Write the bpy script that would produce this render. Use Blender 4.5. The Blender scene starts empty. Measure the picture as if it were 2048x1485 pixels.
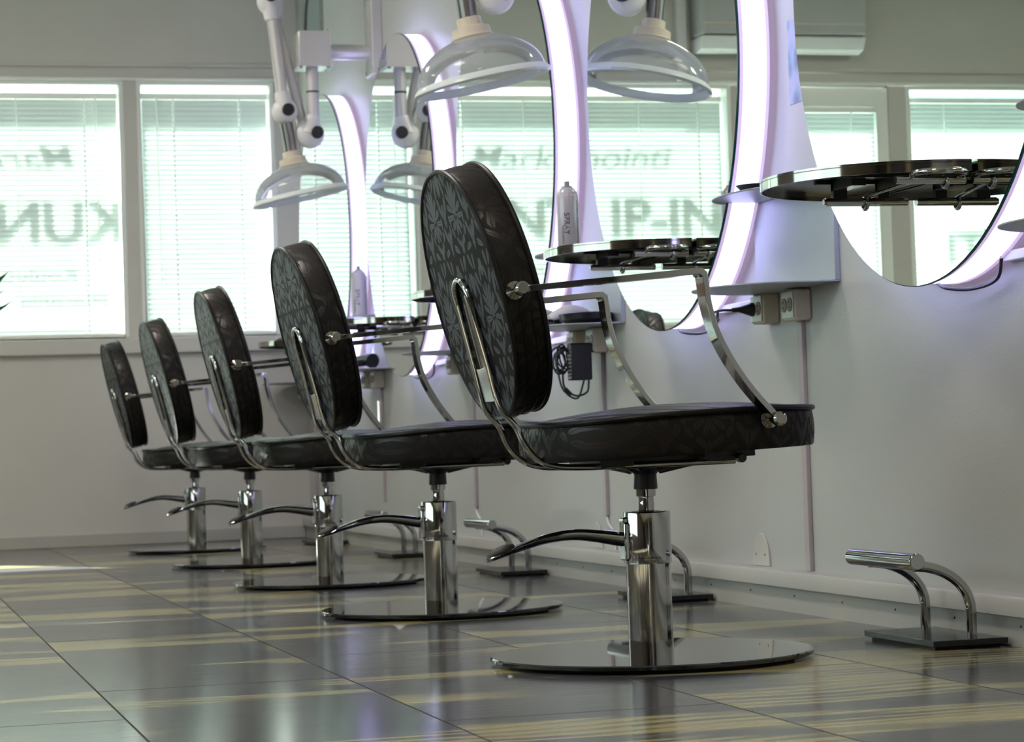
import bpy, bmesh, math, random
from math import sin, cos, pi, radians, sqrt
from mathutils import Vector, Matrix
random.seed(7)
C = bpy.context.scene.collection
sc = bpy.context.scene

# ------------------------------------------------------------------ measured room
CAMZ = 0.41
F_PX, PAN, PIT, ROL = 4835.06, 0.261645, 0.031951, -0.033649
XW, XB = 2.133, 2.103          # mirror wall face, baseboard face
D = 11.935                     # window wall face
XM, Y0M, RY, RZ, ZC, SP = 2.0304, 4.4207, 0.6194, 0.6711, 1.3755, 1.6023
CHAIRS = [(1.430, 4.386), (1.399, 5.989), (1.402, 7.529), (1.407, 9.169), (1.411, 10.795)]
XL, YF, ZTOP = -3.4, -2.6, 2.95

# ------------------------------------------------------------------ camera
cd = bpy.data.cameras.new('camera'); cam = bpy.data.objects.new('camera', cd); C.objects.link(cam)
fw = Vector((sin(PAN)*cos(PIT), cos(PAN)*cos(PIT), sin(PIT)))
rt = Vector((cos(PAN), -sin(PAN), 0)); up = rt.cross(fw)
r2 = rt*cos(ROL) + up*sin(ROL); u2 = -rt*sin(ROL) + up*cos(ROL)
cam.matrix_world = Matrix(((r2.x, u2.x, -fw.x, 0), (r2.y, u2.y, -fw.y, 0), (r2.z, u2.z, -fw.z, CAMZ), (0, 0, 0, 1)))
cd.sensor_width = 36; cd.lens = F_PX/2048*36; cd.clip_end = 200
cd.dof.use_dof = True; cd.dof.focus_distance = 4.45; cd.dof.aperture_fstop = 12.0
sc.camera = cam
# ------------------------------------------------------------------ world, sun, lamps, exposure
w = bpy.data.worlds.new('world'); sc.world = w; w.use_nodes = True
bg = w.node_tree.nodes['Background']; bg.inputs[0].default_value = (0.80, 1.0, 0.97, 1); bg.inputs[1].default_value = 1.9
sd = bpy.data.lights.new('sun', 'SUN'); sd.energy = 75.0; sd.angle = radians(0.6); sd.color = (1.0, 0.98, 0.92)
sun = bpy.data.objects.new('sun', sd); C.objects.link(sun)
sdir = Vector((1.465, -2.49, -0.98)).normalized()
sun.rotation_euler = sdir.to_track_quat('-Z', 'Y').to_euler()
sc.view_settings.view_transform = 'Standard'; sc.view_settings.look = 'None'
sc.view_settings.exposure = 0.45; sc.view_settings.gamma = 1.0; sc.view_settings.use_curve_mapping = False
sc.cycles.max_bounces = 10; sc.cycles.transparent_max_bounces = 16; sc.cycles.glossy_bounces = 6
sc.cycles.sample_clamp_indirect = 6.0
sc.cycles.use_denoising = True
CEIL = [(0.3, 2.6), (0.3, 6.2), (0.3, 9.4), (-1.9, 4.4), (-1.9, 8.6)]
LAMP_W = 19.0
for x, y in CEIL:               # unseen ceiling panels added for warm light from above: the lamps
    ld = bpy.data.lights.new('added_ceiling_lamp', 'AREA'); ld.shape = 'RECTANGLE'; ld.size = 0.55; ld.size_y = 0.55
    ld.energy = LAMP_W; ld.color = (1.0, 0.91, 0.82)
    o = bpy.data.objects.new('added_ceiling_lamp', ld); o.location = (x, y, ZTOP-0.05); C.objects.link(o)
wd = bpy.data.lights.new('added_side_lamp', 'AREA'); wd.shape = 'RECTANGLE'; wd.size = 5.2; wd.size_y = 1.5  # unseen area lamp added for cool light from the left
wd.energy = 16.0; wd.color = (0.80, 0.93, 1.0)
o = bpy.data.objects.new('added_side_lamp', wd); o.location = (XL-0.04, 5.0, 1.6); o.rotation_euler = (0, radians(-90), 0); C.objects.link(o)

# ------------------------------------------------------------------ materials
MATS = {}
def mat(name, col, rough=0.5, metal=0.0, spec=0.5, emit=None, es=0.0, coat=0.0, sheen=0.0, trans=0.0, alpha=1.0):
    if name in MATS: return MATS[name]
    m = bpy.data.materials.new(name); m.use_nodes = True
    b = m.node_tree.nodes['Principled BSDF']
    b.inputs['Base Color'].default_value = (*col, 1); b.inputs['Roughness'].default_value = rough
    b.inputs['Metallic'].default_value = metal; b.inputs['Specular IOR Level'].default_value = spec
    b.inputs['Coat Weight'].default_value = coat; b.inputs['Sheen Weight'].default_value = sheen
    b.inputs['Transmission Weight'].default_value = trans; b.inputs['Alpha'].default_value = alpha
    if emit: b.inputs['Emission Color'].default_value = (*emit, 1); b.inputs['Emission Strength'].default_value = es
    MATS[name] = m
    return m
class NT:
    def __init__(s, m): s.t = m.node_tree; s.b = s.t.nodes.get('Principled BSDF')
    def n(s, typ, **kw):
        x = s.t.nodes.new(typ)
        for k, v in kw.items(): setattr(x, k, v)
        return x
    def l(s, a, b): s.t.links.new(a, b)
    def math(s, op, a, b=None, c=None):
        x = s.n('ShaderNodeMath', operation=op)
        for i, v in enumerate((a, b, c)):
            if v is None: continue
            if isinstance(v, (int, float)): x.inputs[i].default_value = v
            else: s.l(v, x.inputs[i])
        return x.outputs[0]
    def comb(s, x, y, z):
        c = s.n('ShaderNodeCombineXYZ')
        for i, v in enumerate((x, y, z)):
            if isinstance(v, (int, float)): c.inputs[i].default_value = v
            else: s.l(v, c.inputs[i])
        return c.outputs[0]
    def ramp(s, fac, stops, interp='LINEAR'):
        r = s.n('ShaderNodeValToRGB'); r.color_ramp.interpolation = interp
        e = r.color_ramp.elements
        while len(e) < len(stops): e.new(0.5)
        for i, (p, c) in enumerate(stops):
            e[i].position = p; e[i].color = (*c, 1) if len(c) == 3 else c
        s.l(fac, r.inputs[0]); return r.outputs[0]
    def mix(s, f, a, b):
        x = s.n('ShaderNodeMix', data_type='RGBA')
        if isinstance(f, (int, float)): x.inputs[0].default_value = f
        else: s.l(f, x.inputs[0])
        for i, v in ((6, a), (7, b)):
            if isinstance(v, tuple): x.inputs[i].default_value = (*v, 1)
            else: s.l(v, x.inputs[i])
        return x.outputs[2]
    def bump(s, h, st=0.3, dist=0.002):
        b = s.n('ShaderNodeBump'); b.inputs['Strength'].default_value = st; b.inputs['Distance'].default_value = dist
        s.l(h, b.inputs['Height']); s.l(b.outputs[0], s.b.inputs['Normal'])

def wall_mat(name, col, rough=0.45, sc_=260):
    m = mat(name, col, rough, spec=0.35); t = NT(m)
    co = t.n('ShaderNodeTexCoord').outputs['Object']
    nz = t.n('ShaderNodeTexNoise'); nz.inputs['Scale'].default_value = sc_; nz.inputs['Detail'].default_value = 3; t.l(co, nz.inputs[0])
    n2 = t.n('ShaderNodeTexNoise'); n2.inputs['Scale'].default_value = 1.3; n2.inputs['Detail'].default_value = 4; t.l(co, n2.inputs[0])
    c = t.ramp(n2.outputs[0], [(0.35, tuple(v*0.93 for v in col)), (0.65, col)])
    t.l(c, t.b.inputs['Base Color']); t.bump(nz.outputs[0], 0.35, 0.0012)
    return m
M_WALL = wall_mat('painted_wall', (0.50, 0.51, 0.495), 0.38)
M_BACKW = wall_mat('window_wall_paint', (0.60, 0.58, 0.54), 0.6)
M_LEFTW = wall_mat('side_wall_paint', (0.13, 0.115, 0.10), 0.6)
M_CEIL = wall_mat('ceiling_paint', (0.62, 0.61, 0.58), 0.7)
M_BASE = wall_mat('baseboard_paint', (0.46, 0.445, 0.42), 0.4)
M_FRAME = mat('white_window_frame', (0.82, 0.84, 0.80), 0.35)
M_CHROME = mat('chrome', (0.50, 0.50, 0.51), 0.06, 1.0)
M_STEEL = mat('polished_steel', (0.42, 0.40, 0.38), 0.09, 1.0)
M_STEELB = mat('brushed_steel', (0.20, 0.19, 0.185), 0.32, 1.0)
M_BLACKM = mat('black_metal', (0.012, 0.012, 0.014), 0.3)
M_BLACKP = mat('black_plastic', (0.010, 0.011, 0.016), 0.35)
M_RUBBER = mat('black_rubber', (0.018, 0.014, 0.013), 0.55)
M_DISC = mat('black_glass', (0.006, 0.007, 0.008), 0.025, spec=0.9, coat=0.4)
M_DISCE = mat('black_glass_edge', (0.008, 0.009, 0.012), 0.15)
M_WHITEP = mat('white_plastic', (0.74, 0.73, 0.74), 0.35)
M_BEIGEP = mat('beige_plastic', (0.66, 0.58, 0.47), 0.4)
M_SOCK = mat('socket_recess', (0.22, 0.17, 0.12), 0.5)
M_GREYP = mat('grey_plastic', (0.30, 0.31, 0.34), 0.4)
M_ALU = mat('painted_tube', (0.62, 0.60, 0.60), 0.25, 0.3)
M_SHELF = mat('powder_coated_sheet', (0.36, 0.39, 0.42), 0.38, 0.25)
M_MIRROR = mat('mirror_silver', (0.86, 0.93, 0.90), 0.0, 1.0)
M_GEDGE = mat('green_glass_edge', (0.0, 0.05, 0.045), 0.12)
M_LED = mat('led_diffuser', (0.9, 0.9, 0.95), 0.5, emit=(0.53, 0.52, 1.0), es=3.1)
M_TRIM = mat('frosted_acrylic_trim', (0.66, 0.58, 0.68), 0.4, emit=(0.66, 0.50, 0.80), es=0.52)  # faint emission stands in for band light caught in the trim
M_LAMP = mat('added_lamp_panel', (0.9, 0.9, 0.9), 0.5, emit=(1.0, 0.86, 0.70), es=3.0)  # glow of the added ceiling panels
M_BRONZE = mat('bronze_plastic', (0.50, 0.33, 0.20), 0.25, 0.7)
M_CANB = mat('can_paint', (0.56, 0.53, 0.62), 0.28, 0.1)
M_INK = mat('dark_print', (0.03, 0.03, 0.05), 0.5)
M_LETTER = mat('window_lettering', (0.03, 0.035, 0.035), 0.6)
M_GREEN = mat('green_leaf', (0.03, 0.22, 0.07), 0.45)
M_POT = mat('terracotta_pot', (0.30, 0.13, 0.07), 0.7)
M_SOIL = mat('soil', (0.03, 0.02, 0.015), 0.9)
M_STUCCO = wall_mat('exterior_board', (0.22, 0.26, 0.27), 0.8)
M_EAVE = mat('sky_blue_eave', (0.10, 0.30, 0.42), 0.7)  # sky blue put into the eave colour, in place of sky patches
M_CABLE = mat('black_cable', (0.012, 0.014, 0.018), 0.4)
M_HOLE = mat('dark_hole', (0.01, 0.01, 0.01), 0.8)
M_PLATE = mat('socket_plate', (0.60, 0.66, 0.62), 0.3)
M_LIME = mat('lime_plastic', (0.35, 0.75, 0.05), 0.4)
M_NOTE = mat('blue_print_paper', (0.35, 0.42, 0.62), 0.5)
def note_mat():
    t = NT(M_NOTE); co = t.n('ShaderNodeTexCoord').outputs['Object']
    v = t.n('ShaderNodeTexVoronoi'); v.inputs['Scale'].default_value = 22; t.l(co, v.inputs[0])
    t.l(t.ramp(v.outputs['Distance'], [(0.1, (0.16, 0.14, 0.42)), (0.45, (0.22, 0.36, 0.52)), (0.7, (0.42, 0.46, 0.70))]), t.b.inputs['Base Color'])
note_mat()

def translucent(name, col, tmix, rough=0.5):
    m = bpy.data.materials.new(name); m.use_nodes = True; t = NT(m)
    out = t.t.nodes['Material Output']
    tr = t.n('ShaderNodeBsdfTranslucent'); tr.inputs[0].default_value = (*col, 1)
    mx = t.n('ShaderNodeMixShader'); mx.inputs[0].default_value = tmix
    t.b.inputs['Base Color'].default_value = (*col, 1); t.b.inputs['Roughness'].default_value = rough
    t.l(t.b.outputs[0], mx.inputs[1]); t.l(tr.outputs[0], mx.inputs[2]); t.l(mx.outputs[0], out.inputs[0])
    return m
M_SLAT = translucent('blind_slat', (0.66, 0.74, 0.72), 0.027, 0.4)
M_CORD = translucent('blind_cord', (0.95, 0.97, 0.95), 0.45, 0.4)
def clear(name, tint, gloss, diffuse=0.0, rough=0.03):
    m = bpy.data.materials.new(name); m.use_nodes = True; t = NT(m)
    out = t.t.nodes['Material Output']; t.t.nodes.remove(t.b)
    tp = t.n('ShaderNodeBsdfTransparent'); tp.inputs[0].default_value = (*tint, 1)
    gl = t.n('ShaderNodeBsdfGlossy'); gl.inputs['Roughness'].default_value = rough
    lw = t.n('ShaderNodeLayerWeight'); lw.inputs[0].default_value = gloss
    f = t.math('MULTIPLY', lw.outputs['Fresnel'], 1.0)
    m1 = t.n('ShaderNodeMixShader'); t.l(f, m1.inputs[0]); t.l(tp.outputs[0], m1.inputs[1]); t.l(gl.outputs[0], m1.inputs[2])
    last = m1
    if diffuse:
        df = t.n('ShaderNodeBsdfDiffuse'); df.inputs[0].default_value = (0.8, 0.85, 0.88, 1)
        m2 = t.n('ShaderNodeMixShader'); m2.inputs[0].default_value = diffuse
        t.l(m1.outputs[0], m2.inputs[1]); t.l(df.outputs[0], m2.inputs[2]); last = m2
    t.l(last.outputs[0], out.inputs[0]); return m
M_GLASS = clear('window_glass', (0.94, 0.99, 0.97), 0.25)
M_DOME = clear('clear_acrylic', (0.98, 0.99, 0.995), 0.24, 0.25)
M_DOMER = clear('frosted_acrylic_rim', (0.97, 0.98, 0.98), 0.4, 0.85)
M_DUCT = clear('clear_duct', (0.72, 0.78, 0.78), 0.45, 0.06)

def damask(name, dark, light, flip=False, rough_l=0.45):
    """woven floral repeat in half-drop: palmettes and leaf sprays, light satin figure on dark ground"""
    m = mat(name, dark, 0.6, spec=0.32 if flip else 0.22, sheen=0.0); t = NT(m)
    co = t.n('ShaderNodeTexCoord').outputs['Object']
    nz = t.n('ShaderNodeTexNoise'); nz.inputs['Scale'].default_value = 55; nz.inputs['Detail'].default_value = 2; t.l(co, nz.inputs[0])
    sn = t.n('ShaderNodeSeparateColor'); t.l(nz.outputs['Color'], sn.inputs[0])
    sp = t.n('ShaderNodeSeparateXYZ'); t.l(co, sp.inputs[0])
    K = 1.28; W_, H_ = 0.062*K, 0.150*K
    a = t.math('ADD', sp.outputs[1], t.math('MULTIPLY', sp.outputs[0], 1.0 if flip else 0.0))
    vz = t.math('DIVIDE', t.math('ADD', sp.outputs[2], 5*H_), H_)
    row = t.math('FLOOR', vz)
    u = t.math('PINGPONG', a, W_)
    u = t.math('ABSOLUTE', t.math('SUBTRACT', u, t.math('MULTIPLY', t.math('MODULO', row, 2.0), W_)))
    v = t.math('MULTIPLY', t.math('FRACT', vz), H_)
    u = t.math('ADD', u, t.math('MULTIPLY', t.math('SUBTRACT', sn.outputs[0], 0.5), 0.007))
    v = t.math('ADD', v, t.math('MULTIPLY', t.math('SUBTRACT', sn.outputs[1], 0.5), 0.007))
    def petal(cx, cy, ang, A, B):
        c_, s_ = cos(radians(ang)), sin(radians(ang))
        x = t.math('MULTIPLY_ADD', u, c_/A, t.math('MULTIPLY_ADD', v, s_/A, (-cx*c_-cy*s_)/A))
        y = t.math('MULTIPLY_ADD', u, -s_/B, t.math('MULTIPLY_ADD', v, c_/B, (cx*s_-cy*c_)/B))
        y = t.math('MULTIPLY', y, t.math('MULTIPLY_ADD', x, -0.35, 1.1))
        r = t.math('MULTIPLY_ADD', x, x, t.math('MULTIPLY', y, y))
        vein = t.math('GREATER_THAN', t.math('ABSOLUTE', y), 0.10)
        return t.math('MULTIPLY', t.math('LESS_THAN', r, 1.0), vein)
    P = [(0.0, 0.088, 90, 0.019, 0.0052), (0.0085, 0.086, 68, 0.019, 0.0046), (0.016, 0.079, 45, 0.017, 0.0046), (0.021, 0.068, 22, 0.015, 0.0044),
         (0.020, 0.056, -5, 0.014, 0.0042), (0.014, 0.046, -38, 0.013, 0.0044), (0.004, 0.041, -70, 0.013, 0.0042), (0.0, 0.064, 90, 0.008, 0.0085),
         (0.0, 0.128, 90, 0.013, 0.0075), (0.013, 0.119, 115, 0.012, 0.0042), (0.010, 0.018, 40, 0.014, 0.0044), (0.0, 0.012, -90, 0.010, 0.0060),
         (0.062, 0.020, 95, 0.018, 0.0065), (0.050, 0.033, 120, 0.015, 0.0048), (0.061, 0.062, 88, 0.018, 0.0060), (0.047, 0.074, 115, 0.016, 0.0050),
         (0.042, 0.102, 70, 0.017, 0.0050), (0.058, 0.106, 92, 0.017, 0.0058), (0.029, 0.112, 55, 0.014, 0.0046), (0.030, 0.138, 100, 0.012, 0.0046),
         (0.047, 0.140, 60, 0.014, 0.0048), (0.033, 0.010, 20, 0.013, 0.0046), (0.036, 0.052, 80, 0.009, 0.0040), (0.030, 0.034, 60, 0.009, 0.0042)]
    fig = None
    for cx_, cy_, an_, A_, B_ in P:
        q = petal(cx_*K, cy_*K, an_, A_*K, B_*K); fig = q if fig is None else t.math('MAXIMUM', fig, q)
    c = t.mix(fig, dark, light); t.l(c, t.b.inputs['Base Color'])
    t.l(t.math('SUBTRACT', 0.66, t.math('MULTIPLY', fig, 0.66-rough_l)), t.b.inputs['Roughness'])
    t.bump(fig, 0.12, 0.0008)
    return m
M_DAM_COOL = damask('damask_cool_lit', (0.0045, 0.005, 0.006), (0.078, 0.090, 0.106), rough_l=0.5)  # same damask as the sides, cool light on the rear put into its colours
M_DAM_SHADED = damask('damask_warm_shaded', (0.0045, 0.0036, 0.0034), (0.0155, 0.0115, 0.0098), True, rough_l=0.36)  # same damask as the rear, warm light and shade put into its colours
M_PIPE = mat('upholstery_piping', (0.006, 0.0055, 0.006), 0.4, spec=0.3)

def floor_mat():
    m = mat('laminate_floor', (0.12, 0.12, 0.13), 0.2, spec=0.42); t = NT(m)
    sp = t.n('ShaderNodeSeparateXYZ'); t.l(t.n('ShaderNodeTexCoord').outputs['Object'], sp.inputs[0])
    X, Y = sp.outputs[0], sp.outputs[1]
    W = 0.4475
    cx = t.math('DIVIDE', t.math('SUBTRACT', X, 0.387), W)
    col = t.math('FLOOR', cx); fx = t.math('SUBTRACT', cx, col)
    wn = t.n('ShaderNodeTexWhiteNoise', noise_dimensions='1D'); t.l(t.math('ADD', col, 3.1), wn.inputs['W'])
    off = t.math('MULTIPLY', wn.outputs['Value'], 3.7)
    # broad stripes along X: value changes quickly with Y, slowly with X
    def nz(sx, sy, scale, det, extra=0.0):
        n = t.n('ShaderNodeTexNoise'); n.inputs['Scale'].default_value = scale; n.inputs['Detail'].default_value = det
        t.l(t.comb(t.math('MULTIPLY', X, sx*0.35), t.math('MULTIPLY', t.math('ADD', Y, off), sy), t.math('ADD', t.math('MULTIPLY', col, 5.3), extra)), n.inputs[0])
        return n.outputs[0]
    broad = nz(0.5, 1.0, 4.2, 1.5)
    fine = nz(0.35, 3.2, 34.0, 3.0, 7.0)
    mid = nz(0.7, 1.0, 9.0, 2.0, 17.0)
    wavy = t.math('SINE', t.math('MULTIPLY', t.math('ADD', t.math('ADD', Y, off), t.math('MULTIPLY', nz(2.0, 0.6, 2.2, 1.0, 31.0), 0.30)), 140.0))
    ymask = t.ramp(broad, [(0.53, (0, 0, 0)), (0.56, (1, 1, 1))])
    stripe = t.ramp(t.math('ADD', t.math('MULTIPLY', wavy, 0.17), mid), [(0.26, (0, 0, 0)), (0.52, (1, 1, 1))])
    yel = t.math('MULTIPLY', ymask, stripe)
    base = t.ramp(fine, [(0.3, (0.036, 0.036, 0.045)), (0.7, (0.080, 0.080, 0.090))])
    base = t.mix(t.ramp(mid, [(0.5, (0, 0, 0)), (0.75, (0.6, 0.6, 0.6))]), base, (0.10, 0.098, 0.088))
    tv = t.n('ShaderNodeTexWhiteNoise', noise_dimensions='2D'); t.l(t.comb(col, t.math('FLOOR', t.math('DIVIDE', t.math('ADD', t.math('SUBTRACT', Y, 4.38), t.math('MULTIPLY', col, 0.794)), 1.29)), 0.0), tv.inputs['Vector'])
    base = t.mix(t.math('MULTIPLY', tv.outputs['Value'], 0.45), base, (0.105, 0.10, 0.10))
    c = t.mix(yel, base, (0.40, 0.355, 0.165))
    # seams
    e = t.math('MINIMUM', fx, t.math('SUBTRACT', 1.0, fx))
    s1 = t.math('LESS_THAN', e, 0.0042)
    L = 1.29
    fy = t.math('FRACT', t.math('DIVIDE', t.math('ADD', t.math('SUBTRACT', Y, 4.38), t.math('MULTIPLY', col, 0.794)), L))
    s2 = t.math('LESS_THAN', fy, 0.0040)
    seam = t.math('MAXIMUM', s1, s2)
    c = t.mix(seam, c, (0.05, 0.045, 0.04)); t.l(t.math('MULTIPLY_ADD', seam, -0.36, 0.38), t.b.inputs['Specular IOR Level']); t.l(c, t.b.inputs['Base Color'])
    t.l(t.math('ADD', t.math('MULTIPLY', seam, 0.5), t.math('MULTIPLY_ADD', fine, 0.14, 0.085)), t.b.inputs['Roughness'])
    t.bump(t.math('SUBTRACT', t.math('ADD', t.math('MULTIPLY', fine, 0.35), t.math('MULTIPLY', wavy, 0.04)), seam), 0.10, 0.0015)
    return m
M_FLOOR = floor_mat()

# ------------------------------------------------------------------ geometry helpers
class G:
    def __init__(s): s.v = []; s.f = []; s.m = []; s.sm = []; s.cur = 0; s.smooth = True
    def add(s, vs, fs, smooth=None):
        b = len(s.v); s.v += [Vector(v) for v in vs]
        for f in fs:
            s.f.append([b+i for i in f]); s.m.append(s.cur); s.sm.append(s.smooth if smooth is None else smooth)
        return s
    def box(s, x0, y0, z0, x1, y1, z1):
        vs = [(x, y, z) for z in (z0, z1) for y in (y0, y1) for x in (x0, x1)]
        return s.add(vs, [(0, 2, 3, 1), (4, 5, 7, 6), (0, 1, 5, 4), (2, 6, 7, 3), (0, 4, 6, 2), (1, 3, 7, 5)], False)
    def tube(s, pts, r, n=12, closed=False, cap=True):
        pts = [Vector(p) for p in pts]; N = len(pts); rings = []
        rr = r if isinstance(r, (list, tuple)) else [r]*N
        def tan(i):
            if closed: return (pts[(i+1) % N]-pts[i-1]).normalized()
            return (pts[min(i+1, N-1)]-pts[max(i-1, 0)]).normalized()
        t0 = tan(0); ref = Vector((0, 0, 1)) if abs(t0.z) < 0.9 else Vector((0, 1, 0))
        nrm = (ref-t0*ref.dot(t0)).normalized(); vs = []
        for i in range(N):
            t = tan(i); nrm = (nrm-t*nrm.dot(t)).normalized(); b = t.cross(nrm)
            vs += [pts[i]+(nrm*cos(2*pi*k/n)+b*sin(2*pi*k/n))*rr[i] for k in range(n)]
        fs = []
        for i in range(N if closed else N-1):
            j = (i+1) % N
            fs += [(i*n+k, i*n+(k+1) % n, j*n+(k+1) % n, j*n+k) for k in range(n)]
        s.add(vs, fs, True)
        if cap and not closed:
            b = len(s.v)-N*n
            for f in ([b+k for k in range(n)][::-1], [b+(N-1)*n+k for k in range(n)]):
                s.f.append(f); s.m.append(s.cur); s.sm.append(False)
        return s
    def lathe(s, prof, n=48, o=(0, 0, 0), M=None, sharp=False):
        """prof: (r, z) pairs turned about z"""
        M = M or Matrix.Identity(3); o = Vector(o); vs = []; fs = []
        for r, z in prof:
            vs += [o+M @ Vector((r*cos(2*pi*k/n), r*sin(2*pi*k/n), z)) for k in range(n)]
        for i in range(len(prof)-1):
            fs += [(i*n+k, i*n+(k+1) % n, (i+1)*n+(k+1) % n, (i+1)*n+k) for k in range(n)]
        s.add(vs, fs, not sharp)
        b = len(s.v)-len(vs)
        if prof[0][0] > 1e-6: s.f.append([b+k for k in range(n)][::-1]); s.m.append(s.cur); s.sm.append(False)
        if prof[-1][0] > 1e-6: s.f.append([b+(len(prof)-1)*n+k for k in range(n)]); s.m.append(s.cur); s.sm.append(False)
        return s
    def cyl(s, p0, p1, r, n=24, r1=None):
        p0 = Vector(p0); p1 = Vector(p1); return s.tube([p0, p1], [r, r if r1 is None else r1], n)
    def prism(s, poly, z0, z1, M=None, o=(0, 0, 0)):
        M = M or Matrix.Identity(3); o = Vector(o); n = len(poly)
        vs = [o+M @ Vector((x, y, z0)) for x, y in poly]+[o+M @ Vector((x, y, z1)) for x, y in poly]
        return s.add(vs, [tuple(range(n))[::-1], tuple(range(n, 2*n))]+[(i, (i+1) % n, n+(i+1) % n, n+i) for i in range(n)], False)
    def sphere(s, c, rx, ry=None, rz=None, n=20, m=12):
        ry = ry or rx; rz = rz or rx; c = Vector(c); vs = []; fs = []
        for i in range(m+1):
            a = pi*i/m
            vs += [c+Vector((rx*sin(a)*cos(2*pi*k/n), ry*sin(a)*sin(2*pi*k/n), rz*cos(a))) for k in range(n)]
        for i in range(m): fs += [(i*n+k, (i+1)*n+k, (i+1)*n+(k+1) % n, i*n+(k+1) % n) for k in range(n)]
        return s.add(vs, fs, True)
    def torus(s, c, R, r, M=None, n=40, m=12, sy=1.0):
        M = M or Matrix.Identity(3)
        return s.tube([Vector(c)+M @ Vector((R*cos(2*pi*k/n), R*sy*sin(2*pi*k/n), 0)) for k in range(n)], r, m, closed=True)
    def obj(s, name, mats, parent=None, bevel=0, seg=2, sub=0, loc=None):
        me = bpy.data.meshes.new(name)
        me.from_pydata([tuple(v) for v in s.v], [], s.f)
        for mm in (mats if isinstance(mats, (list, tuple)) else [mats]): me.materials.append(mm)
        for p, mi, sm in zip(me.polygons, s.m, s.sm): p.material_index = mi; p.use_smooth = sm
        bm = bmesh.new(); bm.from_mesh(me); bmesh.ops.remove_doubles(bm, verts=bm.verts, dist=1e-6)
        bmesh.ops.recalc_face_normals(bm, faces=bm.faces); bm.to_mesh(me); bm.free()
        me.set_sharp_from_angle(angle=radians(38))
        o = bpy.data.objects.new(name, me); C.objects.link(o)
        if parent: o.parent = parent
        if loc: o.location = loc
        if bevel:
            b = o.modifiers.new('bevel', 'BEVEL'); b.width = bevel; b.segments = seg; b.limit_method = 'ANGLE'; b.angle_limit = radians(40)
            for p in me.polygons: p.use_smooth = True
            me.set_sharp_from_angle(angle=radians(50))
        if sub:
            b = o.modifiers.new('sub', 'SUBSURF'); b.levels = sub; b.render_levels = sub
        return o
RX = Matrix.Rotation(radians(90), 3, 'X')      # z axis -> -y
RYm = Matrix.Rotation(radians(90), 3, 'Y')     # z axis -> +x
def tag(o, label=None, cat=None, group=None, kind=None):
    if label: o['label'] = label
    if cat: o['category'] = cat
    if group: o['group'] = group
    if kind: o['kind'] = kind
    return o
def empty(name, loc, label, cat, group=None, rz=0):
    o = bpy.data.objects.new(name, None); C.objects.link(o); o.location = loc; o.rotation_euler = (0, 0, rz)
    o.empty_display_size = 0.05
    return tag(o, label, cat, group)
KIDS = {}
def copy_tree(o, parent=None):
    c = o.copy(); C.objects.link(c)
    if parent is not None: c.parent = parent
    for ch in list(o.children): copy_tree(ch, c)
    return c
def bez(pts, n=10):
    """Catmull-Rom through points"""
    P = [Vector(p) for p in pts]; P = [P[0]*2-P[1]]+P+[P[-1]*2-P[-2]]; out = []
    for i in range(1, len(P)-2):
        for k in range(n):
            t = k/n; a, b, c, d = P[i-1], P[i], P[i+1], P[i+2]
            out.append(0.5*((2*b)+(c-a)*t+(2*a-5*b+4*c-d)*t*t+(3*b-a-3*c+d)*t**3))
    out.append(P[-2]); return out
def text_mesh(body, size, ext=0.0006, font_scale_x=1.0):
    cu = bpy.data.curves.new('lettering', 'FONT'); cu.body = body; cu.size = size; cu.extrude = ext
    cu.align_x = 'CENTER'; cu.offset = size*(0.030 if size > 0.2 else 0.010)
    t = bpy.data.objects.new('lettering', cu); C.objects.link(t)
    bpy.context.view_layer.update()
    me = bpy.data.meshes.new_from_object(t.evaluated_get(bpy.context.evaluated_depsgraph_get()))
    bpy.data.objects.remove(t)
    for v in me.vertices: v.co.x *= font_scale_x
    return me

# ------------------------------------------------------------------ room shell
def struct(o): o['kind'] = 'structure'; return o
struct(G().box(XL-0.1, YF-0.1, -0.1, XB+0.2, D+0.3, 0.0).obj('floor', M_FLOOR))
struct(G().box(XL-0.1, YF-0.1, ZTOP, XB+0.2, D+0.3, ZTOP+0.1).obj('ceiling', M_CEIL))
struct(G().box(XW, YF, 0, XW+0.12, D+0.3, ZTOP).obj('wall_right', M_WALL))
g = G(); g.box(XL-0.1, YF, 0, XL, D+0.3, 0.85); g.box(XL-0.1, YF, 2.35, XL, D+0.3, ZTOP)
g.box(XL-0.1, YF, 0.85, XL, 2.4, 2.35); g.box(XL-0.1, 7.6, 0.85, XL, D+0.3, 2.35)  # side opening added for the cool lamp behind it
struct(g.obj('wall_left', M_LEFTW))
struct(G().box(XL-0.1, YF-0.1, 0, XW+0.1, YF, ZTOP).obj('wall_front', M_LEFTW))
ZS, ZH = 1.016, 2.285           # window sill, window head
TH = 0.16
for i, (xa, xb, zz, m_) in enumerate([(-3.3, -2.1, 2.3, (0.02, 0.018, 0.015)), (-1.9, -1.7, 2.6, (0.25, 0.26, 0.14)), (-1.4, -0.2, 2.5, (0.01, 0.01, 0.014)), (0.1, 0.45, 2.6, (0.26, 0.20, 0.14)), (0.6, 2.0, 2.5, (0.010, 0.010, 0.012))]):
    struct(G().box(xa, YF, 0, xb, YF+0.3, zz).obj('trim_%d' % (9+i), mat('panel_%d' % i, m_, 0.5), bevel=0.01))  # unseen panels added so the chrome reflects vertical stripes
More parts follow.
